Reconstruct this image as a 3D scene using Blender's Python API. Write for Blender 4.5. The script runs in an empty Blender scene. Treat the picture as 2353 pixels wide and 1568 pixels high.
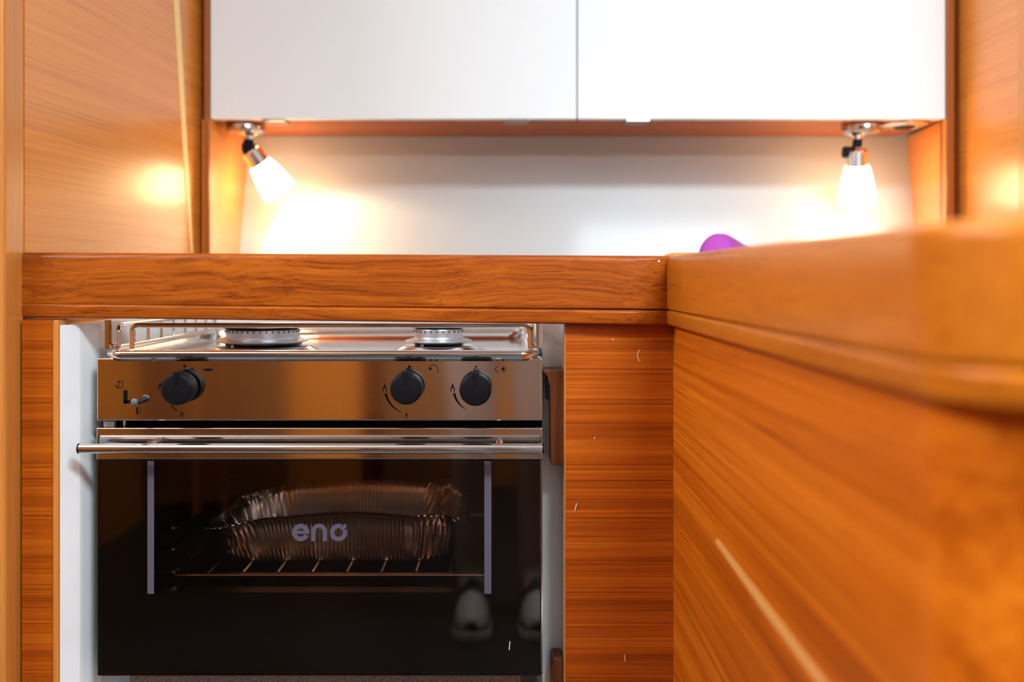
import bpy, bmesh, math, random
from mathutils import Vector, Matrix, noise
random.seed(4)
PI = math.pi
S = bpy.context.scene
COL = S.collection
F = 35 / 36 * 2353.0          # focal length in pixels
CX, HY, CAMZ = 1160.0, 638.0, 0.90

def P(px, py, d):             # a point of the place measured on the photograph at depth d
    return Vector(((px - CX) / F * d, d, CAMZ + (HY - py) / F * d))
def X(px, d): return (px - CX) / F * d
def Z(py, d): return CAMZ + (HY - py) / F * d

# ------------------------------------------------------------------ materials
def new_mat(name):
    m = bpy.data.materials.new(name); m.use_nodes = True
    nt = m.node_tree
    return m, nt, nt.nodes['Principled BSDF']

def plain(name, col, rough=0.5, metal=0.0, coat=0.0, coat_rough=0.1, spec=0.5, bump=0.0, bscale=200.0, vary=0.0):
    m, nt, b = new_mat(name)
    b.inputs['Base Color'].default_value = (*col, 1)
    b.inputs['Roughness'].default_value = rough
    b.inputs['Metallic'].default_value = metal
    b.inputs['Coat Weight'].default_value = coat
    b.inputs['Coat Roughness'].default_value = coat_rough
    b.inputs['Specular IOR Level'].default_value = spec
    if bump or vary:
        tc = nt.nodes.new('ShaderNodeTexCoord')
        n = nt.nodes.new('ShaderNodeTexNoise'); n.inputs['Scale'].default_value = bscale; n.inputs['Detail'].default_value = 5
        nt.links.new(tc.outputs['Object'], n.inputs['Vector'])
        if bump:
            bp = nt.nodes.new('ShaderNodeBump'); bp.inputs['Strength'].default_value = bump; bp.inputs['Distance'].default_value = 0.002
            nt.links.new(n.outputs['Fac'], bp.inputs['Height']); nt.links.new(bp.outputs['Normal'], b.inputs['Normal'])
        if vary:
            r = nt.nodes.new('ShaderNodeValToRGB')
            r.color_ramp.elements[0].position = 0.3; r.color_ramp.elements[1].position = 0.7
            r.color_ramp.elements[0].color = (*[c * (1 - vary) for c in col], 1)
            r.color_ramp.elements[1].color = (*[min(1, c * (1 + vary * .5)) for c in col], 1)
            nt.links.new(n.outputs['Fac'], r.inputs['Fac']); nt.links.new(r.outputs['Color'], b.inputs['Base Color'])
    return m

def wood(name, axis, dark, mid, light, across=260.0, along=3.0, pores=0.55, rough=0.36, coat=0.35, coat_rough=0.2, warp=0.0, figure=0.0, bump=0.06, flat=None, spec=.35, lo=.30, hi=.72, pore_len=4.0):
    """lacquered veneer, grain running along `axis`"""
    m, nt, b = new_mat(name)
    N, L = nt.nodes.new, nt.links.new
    tc = N('ShaderNodeTexCoord')
    def mapped(a, c):
        mp = N('ShaderNodeMapping')
        sc = [c, c, c]; sc['xyz'.index(axis)] = a
        if flat: sc['xyz'.index(flat)] = 0.0
        mp.inputs['Scale'].default_value = sc
        return mp
    src = tc.outputs['Object']
    if warp:
        wn = N('ShaderNodeTexNoise'); wn.inputs['Scale'].default_value = 7.0; wn.inputs['Detail'].default_value = 2
        L(tc.outputs['Object'], wn.inputs['Vector'])
        sub = N('ShaderNodeVectorMath'); sub.operation = 'SUBTRACT'; sub.inputs[1].default_value = (.5, .5, .5)
        L(wn.outputs['Color'], sub.inputs[0])
        scl = N('ShaderNodeVectorMath'); scl.operation = 'SCALE'; scl.inputs['Scale'].default_value = warp
        L(sub.outputs[0], scl.inputs[0])
        add = N('ShaderNodeVectorMath'); add.operation = 'ADD'
        L(tc.outputs['Object'], add.inputs[0]); L(scl.outputs[0], add.inputs[1]); src = add.outputs[0]
    def nz(a, c, det=3.0, rgh=.6):
        mp = mapped(a, c); L(src, mp.inputs['Vector'])
        n = N('ShaderNodeTexNoise'); n.inputs['Scale'].default_value = 1.0
        n.inputs['Detail'].default_value = det; n.inputs['Roughness'].default_value = rgh
        L(mp.outputs[0], n.inputs['Vector']); return n.outputs['Fac']
    broad = nz(along * .6, across * .12, 2)
    fine = nz(along, across, 5, .7)
    mix = N('ShaderNodeMath'); mix.operation = 'MULTIPLY_ADD'; mix.inputs[1].default_value = .62
    sc2 = N('ShaderNodeMath'); sc2.operation = 'MULTIPLY'; sc2.inputs[1].default_value = .38
    L(broad, sc2.inputs[0]); L(fine, mix.inputs[0]); L(sc2.outputs[0], mix.inputs[2])
    ramp = N('ShaderNodeValToRGB')
    e = ramp.color_ramp.elements
    e[0].position = lo; e[0].color = (*dark, 1)
    e[1].position = hi; e[1].color = (*light, 1)
    k = e.new(.5); k.color = (*mid, 1)
    L(mix.outputs[0], ramp.inputs['Fac'])
    col = ramp.outputs['Color']
    pr = nz(along * pore_len, across * 3.0, 2, .5)
    pramp = N('ShaderNodeValToRGB')
    pramp.color_ramp.elements[0].position = .60; pramp.color_ramp.elements[0].color = (0, 0, 0, 1)
    pramp.color_ramp.elements[1].position = .70; pramp.color_ramp.elements[1].color = (pores, pores, pores, 1)
    L(pr, pramp.inputs['Fac'])
    mx = N('ShaderNodeMix'); mx.data_type = 'RGBA'
    L(pramp.outputs['Color'], mx.inputs['Factor']); L(col, mx.inputs['A'])
    mx.inputs['B'].default_value = (dark[0] * .45, dark[1] * .38, dark[2] * .4, 1)
    col = mx.outputs['Result']
    if figure:
        fg = nz(along * .5, across * .05, 1)
        w = N('ShaderNodeMath'); w.operation = 'MULTIPLY'; w.inputs[1].default_value = 46.0; L(fg, w.inputs[0])
        sn = N('ShaderNodeMath'); sn.operation = 'SINE'; L(w.outputs[0], sn.inputs[0])
        fr = N('ShaderNodeMapRange'); fr.inputs['From Min'].default_value = .55; fr.inputs['From Max'].default_value = 1.0
        fr.inputs['To Min'].default_value = 0; fr.inputs['To Max'].default_value = figure
        L(sn.outputs[0], fr.inputs['Value'])
        m2 = N('ShaderNodeMix'); m2.data_type = 'RGBA'
        L(fr.outputs[0], m2.inputs['Factor']); L(col, m2.inputs['A']); m2.inputs['B'].default_value = (dark[0] * .6, dark[1] * .55, dark[2] * .5, 1)
        col = m2.outputs['Result']
    L(col, b.inputs['Base Color'])
    b.inputs['Roughness'].default_value = rough; b.inputs['Specular IOR Level'].default_value = spec
    b.inputs['Coat Weight'].default_value = coat; b.inputs['Coat Roughness'].default_value = coat_rough
    if bump:
        bp = N('ShaderNodeBump'); bp.inputs['Strength'].default_value = bump; bp.inputs['Distance'].default_value = .0006
        L(fine, bp.inputs['Height']); L(bp.outputs[0], b.inputs['Normal'])
    return m

M = {}
# teak veneers (the same species, three grain directions and cuts)
M['veneer_x'] = wood('teak_veneer_horizontal', 'x', (.15, .021, .001), (.42, .082, .004), (.64, .170, .011), across=420, along=1.8, pores=.7, pore_len=3.5, flat='y', coat=.06, spec=.22, lo=.36, hi=.66)
M['veneer_y'] = wood('teak_veneer_fore_aft', 'y', (.36, .066, .002), (.57, .125, .004), (.76, .205, .010), across=190, along=1.6, pores=.35, lo=.36, hi=.66, coat=.05, spec=.2)
M['bulk_y'] = wood('teak_bulkhead_fore_aft', 'y', (.50, .145, .014), (.72, .235, .028), (.82, .305, .048), across=380, along=1.3, pores=.45, rough=.34, coat=.75, coat_rough=.27, flat='x')
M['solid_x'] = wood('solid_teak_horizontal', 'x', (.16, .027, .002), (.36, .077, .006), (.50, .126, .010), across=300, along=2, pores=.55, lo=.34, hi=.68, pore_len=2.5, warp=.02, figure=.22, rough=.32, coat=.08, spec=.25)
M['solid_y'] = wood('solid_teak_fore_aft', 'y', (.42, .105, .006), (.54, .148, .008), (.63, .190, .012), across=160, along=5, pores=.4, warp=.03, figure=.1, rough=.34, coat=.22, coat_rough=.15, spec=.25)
M['solid_z'] = wood('solid_teak_upright', 'z', (.50, .165, .024), (.62, .225, .040), (.70, .28, .055), across=240, along=5, pores=.2, rough=.36, coat=.25)
M['trim_z'] = wood('teak_trim_upright', 'z', (.24, .055, .006), (.34, .085, .010), (.44, .12, .015), across=200, along=5, pores=.3)
M['dark_wood'] = wood('dark_teak_block', 'z', (.07, .016, .003), (.13, .032, .006), (.19, .05, .010), across=240, along=5, pores=.5, rough=.42, coat=.15)
M['pale_wood'] = wood('bare_pale_wood', 'z', (.60, .30, .09), (.72, .40, .14), (.80, .50, .2), across=300, along=8, pores=.1, rough=.6, coat=0)
M['sunstreak'] = plain('pale_sun_streak', (.92, .66, .27), .5)  # pale colour standing in for sunlight on the port bulkhead
M['scratched'] = plain('scratched_teak', (.78, .36, .09), .55)
M['locker_wood'] = wood('lacquered_locker_teak', 'z', (.17, .06, .016), (.26, .10, .03), (.34, .14, .045), across=120, along=3, pores=.2, coat=.8, coat_rough=.3)
M['gloss_white'] = plain('gloss_white_laminate', (.80, .82, .835), .12, spec=.2)
M['white_panel'] = plain('white_hull_panel', (.47, .48, .495), .38, coat=.1)
M['gelcoat'] = plain('white_gelcoat', (.88, .91, .93), .32, coat=.25, vary=.06, bscale=14)
M['ceiling'] = plain('white_headliner', (.78, .78, .77), .6)
M['floor'] = plain('dark_grey_floor', (.035, .036, .04), .42, bump=.15, bscale=90)
M['steel'] = plain('brushed_steel', (.64, .60, .57), .11, 1.0)
M['steel_panel'] = None
M['chrome'] = plain('polished_chrome', (.80, .78, .76), .06, 1.0)
M['hob_steel'] = plain('polished_hob_steel', (.86, .85, .84), .10, 1.0, bump=.008, bscale=25)
M['lamp_steel'] = plain('satin_lamp_steel', (.50, .47, .45), .16, 1.0)
M['alu'] = plain('burner_aluminium', (.56, .58, .62), .38, .85, bump=.1, bscale=300)
M['black_plastic'] = plain('black_plastic', (.005, .005, .007), .5, spec=.13)
M['black_enamel'] = plain('black_enamel', (.007, .006, .006), .3, spec=.15)
M['black_rubber'] = plain('black_rubber', (.008, .008, .010), .5)
M['black_print'] = plain('black_print', (.004, .004, .004), .6, spec=.08)
M['grey_print'] = plain('grey_print', (.095, .085, .12), .6, spec=.2)
M['grey_plastic'] = plain('grey_plastic', (.11, .11, .13), .4)
M['dirty_steel'] = plain('speckled_steel', (.30, .25, .23), .5, .6, vary=.45, bscale=420)
M['foil'] = plain('aluminium_foil', (.90, .88, .87), .26, 1.0, bump=.12, bscale=55)
M['wire'] = plain('bright_wire', (.78, .74, .64), .14, 1.0)
M['purple'] = plain('purple_cloth', (.42, .055, .42), .8, bump=.4, bscale=500, vary=.2)
M['orange'] = plain('orange_cloth', (.85, .25, .03), .8, bump=.3, bscale=300)
M['fleck'] = plain('white_fleck', (.85, .83, .80), .5)
M['cushion'] = plain('beige_upholstery', (.48, .40, .32), .9, bump=.3, bscale=600)
M['skin'] = plain('skin', (.62, .36, .25), .5)
M['hair'] = plain('dark_brown_hair', (.035, .02, .012), .5, bump=.5, bscale=120)
M['shoe_dark'] = plain('dark_shoe_fabric', (.02, .019, .02), .7, bump=.3, bscale=500)
M['shoe_white'] = plain('white_shoe_rubber', (.62, .58, .56), .5)
M['window_frame'] = plain('anodised_window_frame', (.45, .45, .46), .35, .8)

def panel_steel():
    m, nt, b = new_mat('brushed_panel_steel')
    N, L = nt.nodes.new, nt.links.new
    b.inputs['Metallic'].default_value = 1.0
    b.inputs['Base Color'].default_value = (.64, .60, .58, 1)
    b.inputs['Roughness'].default_value = .15
    tc = N('ShaderNodeTexCoord'); mp = N('ShaderNodeMapping'); mp.inputs['Scale'].default_value = (6, 6, 900)
    n = N('ShaderNodeTexNoise'); n.inputs['Scale'].default_value = 1; n.inputs['Detail'].default_value = 3
    L(tc.outputs['Object'], mp.inputs['Vector']); L(mp.outputs[0], n.inputs['Vector'])
    mr = N('ShaderNodeMapRange'); mr.inputs['To Min'].default_value = .05; mr.inputs['To Max'].default_value = .11
    L(n.outputs['Fac'], mr.inputs['Value']); L(mr.outputs[0], b.inputs['Roughness'])
    return m
M['steel_panel'] = panel_steel()

def glass_mat(name, tint, refl_rough=0.02, ior=1.5):
    m = bpy.data.materials.new(name); m.use_nodes = True
    nt = m.node_tree; N, L = nt.nodes.new, nt.links.new
    nt.nodes.clear()
    out = N('ShaderNodeOutputMaterial'); mix = N('ShaderNodeMixShader')
    tr = N('ShaderNodeBsdfTransparent'); tr.inputs['Color'].default_value = (*tint, 1)
    gl = N('ShaderNodeBsdfGlossy'); gl.inputs['Roughness'].default_value = refl_rough
    fr = N('ShaderNodeFresnel'); fr.inputs['IOR'].default_value = ior
    L(fr.outputs[0], mix.inputs[0]); L(tr.outputs[0], mix.inputs[1]); L(gl.outputs[0], mix.inputs[2])
    L(mix.outputs[0], out.inputs[0])
    return m
M['oven_glass'] = glass_mat('tinted_oven_glass', (.93, .88, .85))
M['clear_glass'] = glass_mat('clear_window_glass', (.96, .98, .97))

def shade_mat(strength):
    m, nt, b = new_mat('glowing_frosted_glass')
    b.inputs['Base Color'].default_value = (.9, .85, .78, 1)
    b.inputs['Roughness'].default_value = .4
    b.inputs['Emission Color'].default_value = (1.0, .67, .33, 1)
    b.inputs['Emission Strength'].default_value = strength
    return m
M['shade'] = shade_mat(20.0)

# ------------------------------------------------------------------ mesh helpers
class MB:
    def __init__(self): self.bm = bmesh.new()
    def box(self, x0, x1, y0, y1, z0, z1, bevel=0.0, seg=2, mtx=None):
        t = bmesh.new()
        bmesh.ops.create_cube(t, size=1)
        for v in t.verts:
            v.co = Vector((x0 + (v.co.x + .5) * (x1 - x0), y0 + (v.co.y + .5) * (y1 - y0), z0 + (v.co.z + .5) * (z1 - z0)))
        if bevel:
            bmesh.ops.bevel(t, geom=t.edges[:], offset=bevel, segments=seg, profile=.5, affect='EDGES')
        return self.merge(t, mtx)
    def merge(self, t, mtx=None):
        if mtx is not None: bmesh.ops.transform(t, matrix=mtx, verts=t.verts)
        me = bpy.data.meshes.new('tmp'); t.to_mesh(me); t.free()
        self.bm.from_mesh(me); bpy.data.meshes.remove(me); return self
    def lathe(self, prof, mtx=None, n=48, cap0=True, cap1=True):
        """profile [(r, h)...] turned about local z"""
        t = bmesh.new(); rings = []
        for r, h in prof:
            rings.append([t.verts.new((r * math.cos(2 * PI * k / n), r * math.sin(2 * PI * k / n), h)) for k in range(n)])
        for a, b in zip(rings, rings[1:]):
            for k in range(n):
                t.faces.new((a[k], a[(k + 1) % n], b[(k + 1) % n], b[k]))
        if cap0: t.faces.new(list(reversed(rings[0])))
        if cap1: t.faces.new(rings[-1])
        bmesh.ops.recalc_face_normals(t, faces=t.faces[:])
        return self.merge(t, mtx)
    def tube(self, pts, r, n=12, closed=False):
        t = bmesh.new(); pts = [Vector(p) for p in pts]; m = len(pts); rings = []
        up = None
        for i, p in enumerate(pts):
            if closed: d = (pts[(i + 1) % m] - pts[i - 1])
            else: d = pts[min(i + 1, m - 1)] - pts[max(i - 1, 0)]
            d.normalize()
            if up is None:
                a = Vector((0, 0, 1)) if abs(d.z) < .9 else Vector((1, 0, 0))
                up = (a - d * a.dot(d)).normalized()
            else:
                up = (up - d * up.dot(d)).normalized()
            s = d.cross(up)
            rr = r[i] if isinstance(r, (list, tuple)) else r
            rings.append([t.verts.new(p + (up * math.cos(2 * PI * k / n) + s * math.sin(2 * PI * k / n)) * rr) for k in range(n)])
        pairs = list(zip(rings, rings[1:])) + ([(rings[-1], rings[0])] if closed else [])
        for a, b in pairs:
            for k in range(n): t.faces.new((a[k], a[(k + 1) % n], b[(k + 1) % n], b[k]))
        if not closed:
            t.faces.new(list(reversed(rings[0]))); t.faces.new(rings[-1])
        bmesh.ops.recalc_face_normals(t, faces=t.faces[:])
        return self.merge(t)
    def prism(self, poly, lo, hi, axis='y', bevel=0.0):
        """2-D polygon extruded along axis; poly in the two other axes (x,z for y; x,y for z; y,z for x)"""
        t = bmesh.new()
        def mk(a, b, c):
            return {'y': (a, c, b), 'z': (a, b, c), 'x': (c, a, b)}[axis]
        A = [t.verts.new(mk(a, b, lo)) for a, b in poly]; B = [t.verts.new(mk(a, b, hi)) for a, b in poly]
        n = len(poly)
        t.faces.new(A); t.faces.new(list(reversed(B)))
        for k in range(n): t.faces.new((A[k], B[k], B[(k + 1) % n], A[(k + 1) % n]))
        bmesh.ops.recalc_face_normals(t, faces=t.faces[:])
        if bevel:
            bmesh.ops.bevel(t, geom=t.edges[:], offset=bevel, segments=2, profile=.5, affect='EDGES')
        return self.merge(t)
    def loft(self, rings, caps=True, closed_ring=True):
        t = bmesh.new(); R = [[t.verts.new(p) for p in ring] for ring in rings]
        n = len(R[0])
        for a, b in zip(R, R[1:]):
            for k in range(n if closed_ring else n - 1): t.faces.new((a[k], a[(k + 1) % n], b[(k + 1) % n], b[k]))
        if caps and closed_ring:
            t.faces.new(list(reversed(R[0]))); t.faces.new(R[-1])
        bmesh.ops.recalc_face_normals(t, faces=t.faces[:])
        return self.merge(t)
    def build(self, name, mat, parent=None, smooth=True, angle=32):
        me = bpy.data.meshes.new(name)
        if parent is not None:
            r = parent
            off = Vector(r.location)
            while r.parent is not None:
                r = r.parent; off += Vector(r.location)
        else:
            vs = [v.co for v in self.bm.verts]
            off = Vector(((min(v.x for v in vs) + max(v.x for v in vs)) / 2, (min(v.y for v in vs) + max(v.y for v in vs)) / 2, min(v.z for v in vs)))
        for v in self.bm.verts: v.co -= off
        if smooth:
            for f in self.bm.faces: f.smooth = True
            for e in self.bm.edges:
                if len(e.link_faces) == 2 and e.calc_face_angle(0) > math.radians(angle): e.smooth = False
        self.bm.to_mesh(me); self.bm.free()
        o = bpy.data.objects.new(name, me); COL.objects.link(o)
        if isinstance(mat, (list, tuple)):
            for q in mat: me.materials.append(q)
        else: me.materials.append(mat)
        if parent is not None: o.parent = parent
        else: o.location = off
        if smooth:
            wn = o.modifiers.new('normals', 'WEIGHTED_NORMAL'); wn.keep_sharp = True; wn.weight = 100
        return o

def thing(name, label, cat, loc, group=None):
    o = bpy.data.objects.new(name, None); COL.objects.link(o)
    o.empty_display_size = .05
    o.location = loc; return tag(o, label, cat, group)
def tag(o, label, cat, group=None):
    o['label'] = label; o['category'] = cat
    if group: o['group'] = group
    return o
def struct(o):
    o['kind'] = 'structure'; return o
def box(*a, **k): return MB().box(*a, **k)
def rot_to(d):                # local +z turned to direction d
    return Vector((0, 0, 1)).rotation_difference(Vector(d).normalized()).to_matrix().to_4x4()
def at(p, d=(0, 0, 1)): return Matrix.Translation(Vector(p)) @ rot_to(d)
def arc(cx, cy, r, a0, a1, n=10):
    return [(cx + r * math.cos(math.radians(a0 + (a1 - a0) * k / n)), cy + r * math.sin(math.radians(a0 + (a1 - a0) * k / n))) for k in range(n + 1)]

# ------------------------------------------------------------------ the setting
ROOM = dict(x0=-1.35, x1=2.25, y0=-2.2, top=2.1)
struct(box(-1.45, 2.35, -2.3, 1.95, -.06, 0).build('floor', M['floor'], smooth=False))
# headliner with a square hatch opening
HX, HYc, HSX, HSY = .62, -.36, .34, .21
def sheet_with_holes(axis, lo, hi, rect, holes):
    """a slab cut into strips so that rectangular holes stay open; rect/holes = (a0,a1,b0,b1)"""
    mb = MB(); a0, a1, b0, b1 = rect
    xs = sorted({a0, a1, *[h[0] for h in holes], *[h[1] for h in holes]})
    ys = sorted({b0, b1, *[h[2] for h in holes], *[h[3] for h in holes]})
    for i in range(len(xs) - 1):
        run = None
        for j in range(len(ys) - 1):
            ca, cb = (xs[i] + xs[i + 1]) / 2, (ys[j] + ys[j + 1]) / 2
            if any(h[0] < ca < h[1] and h[2] < cb < h[3] for h in holes): continue
            if axis == 'z': mb.box(xs[i], xs[i + 1], ys[j], ys[j + 1], lo, hi)
            elif axis == 'y': mb.box(xs[i], xs[i + 1], lo, hi, ys[j], ys[j + 1])
            else: mb.box(lo, hi, xs[i], xs[i + 1], ys[j], ys[j + 1])
    bmesh.ops.remove_doubles(mb.bm, verts=mb.bm.verts[:], dist=1e-5)
    return mb
hatch = (HX - HSX, HX + HSX, HYc - HSY, HYc + HSY)
struct(sheet_with_holes('z', 2.1, 2.14, (-1.45, 2.35, -2.3, 1.95), [hatch]).build('ceiling', M['ceiling'], smooth=False))
# aft bulkhead behind the view with two portlights
W1, W2 = (.52, .86, 1.75, 1.90), (1.10, 2.12, 1.74, 1.92)
struct(sheet_with_holes('y', -2.3, -2.2, (-1.45, 2.35, 0, 2.1), [W1, W2]).build('wall_back', M['bulk_y'], smooth=False))
for i, w in enumerate((W1, W2)):
    fr = sheet_with_holes('y', -2.215, -2.195, (w[0] - .03, w[1] + .03, w[2] - .03, w[3] + .03), [w])
    fo = struct(fr.build('window_%d' % (i + 1), M['window_frame'], smooth=False))
    box(w[0], w[1], -2.262, -2.256, w[2], w[3]).build('pane', M['clear_glass'], fo, smooth=False)
fo = struct(sheet_with_holes('z', 2.075, 2.105, (hatch[0] - .04, hatch[1] + .04, hatch[2] - .04, hatch[3] + .04), [hatch]).build('window_3', M['window_frame'], smooth=False))
box(hatch[0], hatch[1], hatch[2], hatch[3], 2.125, 2.131).build('pane', M['clear_glass'], fo, smooth=False)
# ship's side beyond the saloon
struct(box(2.25, 2.35, -2.2, 1.95, 0, 2.1).build('wall_right', M['white_panel'], smooth=False))
SW = (-.55, .80, 1.60, 1.94)  # unseen side opening, added to light the peninsula from the left
struct(sheet_with_holes('x', -1.45, -1.35, (-2.2, 1.05, 0, 2.1), [SW]).build('wall_left', M['bulk_y'], smooth=False))
fo = struct(sheet_with_holes('x', -1.355, -1.335, (SW[0] - .03, SW[1] + .03, SW[2] - .03, SW[3] + .03), [SW]).build('window_4', M['window_frame'], smooth=False))  # frame of the added, unseen side opening
box(-1.412, -1.406, *SW).build('pane', M['clear_glass'], fo, smooth=False)  # glass of the added side opening

# port bulkhead beside the galley: runs from the post back to the wall cabinet
def slab_xy(p0, p1, th, z0, z1):      # a wall along p0->p1 with thickness th to its left
    a, b = Vector((*p0, 0)), Vector((*p1, 0)); d = (b - a).normalized(); n = Vector((-d.y, d.x, 0)) * th
    return MB().prism([(a.x, a.y), (b.x, b.y), (b.x + n.x, b.y + n.y), (a.x + n.x, a.y + n.y)], z0, z1, 'z')
LB0, LB1 = (X(57, 1.045), 1.045), (X(455, 1.497), 1.519)
bulk = struct(slab_xy(LB0, LB1, .03, 0.0, 2.1).build('wall_bulkhead_port', M['bulk_y'], smooth=False))
# streak of sunlight on that bulkhead, put in as a pale strip, wide at the top and fine at the bottom
def on_bulk(px, py, lift=.0008):      # meet the bulkhead plane along the sight line
    d = Vector(((px - CX) / F, 1, (HY - py) / F)); a = Vector((*LB0, 0)); t = Vector((LB1[0] - LB0[0], LB1[1] - LB0[1], 0)); n = Vector((t.y, -t.x, 0)).normalized()
    s = a.dot(n) / d.dot(n)
    return Vector((0, 0, CAMZ)) + d * s + n * lift
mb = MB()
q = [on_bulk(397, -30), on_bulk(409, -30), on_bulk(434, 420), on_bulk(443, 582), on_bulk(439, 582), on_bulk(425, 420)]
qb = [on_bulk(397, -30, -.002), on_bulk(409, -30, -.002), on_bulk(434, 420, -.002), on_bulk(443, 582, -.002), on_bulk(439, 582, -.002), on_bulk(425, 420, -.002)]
mb.loft([q, qb]).build('sun_streak', M['sunstreak'], bulk, smooth=False)
# face of the partition left of the post, and the post itself
struct(box(-1.35, -.62, 1.0, 1.05, 0, 2.1).build('wall_partition_port', M['bulk_y'], smooth=False))
struct(MB().box(-.62, X(50, 1.036), 1.0, 1.043, 0, 2.1, bevel=.005, seg=3).build('trim_1', M['solid_z']))
# upright trims at both ends of the wall cabinet
struct(MB().box(X(440, 1.52), X(481, 1.52), 1.522, 1.545, .9, 2.1).box(X(469, 1.5), X(482, 1.5), 1.4975, 1.5225, .9, 2.1, bevel=.0015).build('trim_2', M['trim_z']))
struct(MB().box(X(2172, 1.52), X(2214, 1.52), 1.522, 1.545, .9, 2.1).box(X(2173.5, 1.5), X(2192, 1.5), 1.4975, 1.5225, .9, 2.1, bevel=.0015).build('trim_3', M['trim_z']))
# wood cheeks under the cabinet, and the white panel of the ship's side, leaning out at the top
cheek = slab_xy((X(483, 1.5), 1.5), (X(575, 1.69), 1.72), .012, .86, 1.1385)
struct(cheek.build('wall_cheek_port', M['bulk_y'], smooth=False))
cheek = slab_xy((X(2086, 1.69) + .001, 1.72), (X(2172, 1.5), 1.5), .012, .86, 1.1385)
struct(cheek.build('wall_cheek_starboard', M['bulk_y'], smooth=False))
struct(MB().prism([(1.62, .86), (1.69, 1.14), (1.93, 2.1), (1.96, 2.1), (1.96, .0), (1.62, .0)], -1.0, 2.25, 'x').build('wall_front', M['white_panel'], smooth=False))
# starboard bulkhead right of the cabinet and its post
struct(slab_xy((X(2209, 1.5), 1.52), (X(2342, 1.335), 1.335), .03, .86, 2.1).build('wall_bulkhead_starboard', M['bulk_y'], smooth=False))
struct(MB().box(X(2341, 1.33), 1.2, 1.29, 1.333, .86, 2.1, bevel=.004, seg=3).build('trim_4', M['solid_z']))

# stove niche: white moulded liner
NX0, NX1 = X(137, 1.03), X(1299, 1.03)
mb = MB()
NXI = X(187, 1.05)
mb.prism([(NX0 - .002, 1.032), (NX0, 1.031), (NXI - .001, 1.0485), (NXI, 1.052), (-.4405, 1.085), (-.4405, 1.51), (NX0 - .008, 1.51), (NX0 - .008, 1.032)], .36, .8505, 'z')
mb.prism([(NX1, 1.032), (NX1 + .008, 1.032), (NX1 + .008, 1.51), (X(1246, 1.09), 1.51), (X(1246, 1.09), 1.09), (NX1, 1.09)], .36, .8505, 'z')
mb.box(NX0, NX1, 1.50, 1.51, .36, .8505)
mb.box(NX0, NX1, 1.032, 1.50, .352, .36)
struct(mb.build('wall_niche', M['gelcoat'], smooth=False))

# ------------------------------------------------------------------ base cabinets
cab = thing('base_cabinet', 'narrow strip of teak cabinet front between white stove niche and upright post', 'cabinet', (-.48, 1.03, 0))
MB().box(X(50, 1.03), X(121.5, 1.03), 1.03, 1.05, 0, .856).build('front_panel', M['veneer_x'], cab, smooth=False)
MB().box(X(122, 1.03), X(137, 1.03) - .0001, 1.028, 1.052, 0, .856, bevel=.002).build('edge_lipping', M['solid_z'], cab)

cab = thing('base_cabinet', 'reddish teak cabinet front with horizontal grain beside the stove niche', 'cabinet', (.117, 1.02, 0))
MB().box(X(1299.8, 1.02), X(1547, 1.02) - .0002, 1.02, 1.04, 0, .8517).build('front_panel', M['veneer_x'], cab, smooth=False)
MB().box(X(1297.5, 1.02), X(1299.5, 1.02), 1.0197, 1.04, 0, .8517).build('edge_lipping', M['solid_z'], cab, smooth=False)
# flecks and a curl of fibre stuck on the lacquer
for (px, py, l, a) in ((1323, 1166, 9, 75), (1436, 1513, 8, 95), (1366, 1007, 2, 60), (1408, 780, 2, 60)):
    c = P(px, py, 1.0197); dx, dz = math.cos(math.radians(a)) * l / F, math.sin(math.radians(a)) * l / F
    MB().tube([c - Vector((dx, 0, dz)), c + Vector((dx, 0, dz))], .0004, 6).build('fleck', M['fleck'], cab)
MB().tube([P(1471, 804, 1.0197), P(1467, 809, 1.0197), P(1465, 814, 1.0197), P(1465.5, 820, 1.0197), P(1467, 826, 1.0197), P(1469.5, 830, 1.0197), P(1472, 829, 1.0197)], .0003, 6).build('fibre', M['fleck'], cab)

pen = thing('peninsula_cabinet', 'teak cabinet under the return of the counter with a long pale scratch', 'cabinet', (.5, .7, 0))
PX, PY0, PY1, R = X(1547, 1.02), 1.02, .365, .055
def peninsula_path(x, y_end, r, y0, x_far):
    pts = [(x, y0)]
    for k in range(6): pts.append((x, y0 + (y_end + r - y0) * (k + 1) / 6))
    pts += arc(x + r, y_end + r, r, 180, 270, 12)[1:]
    pts.append((x_far, y_end)); return pts
path = peninsula_path(PX, PY1, R, PY0, 1.45)
MB().prism(path + [(1.45, PY1 + .02)] + [(x + .0, y) for x, y in reversed([(PX + .02, PY0), (PX + .02, PY1 + R)] + arc(PX + R, PY1 + R, R - .02, 180, 270, 8)[1:])], 0, .8517, 'z').build('side_panel', M['veneer_y'], pen)
def on_pen(px, py, lift=.0006):
    s = (PX - lift) / ((px - CX) / F); return Vector((PX - lift, s, CAMZ + (HY - py) / F * s))
q = [on_pen(*p) for p in ((1645, 1239), (1652, 1242), (1772, 1400), (1906, 1575), (1880, 1575), (1748, 1398), (1644, 1248))]
qb = [v + Vector((.002, 0, 0)) for v in q]
MB().loft([q, qb]).build('scratch', M['scratched'], pen, smooth=False)

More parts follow.
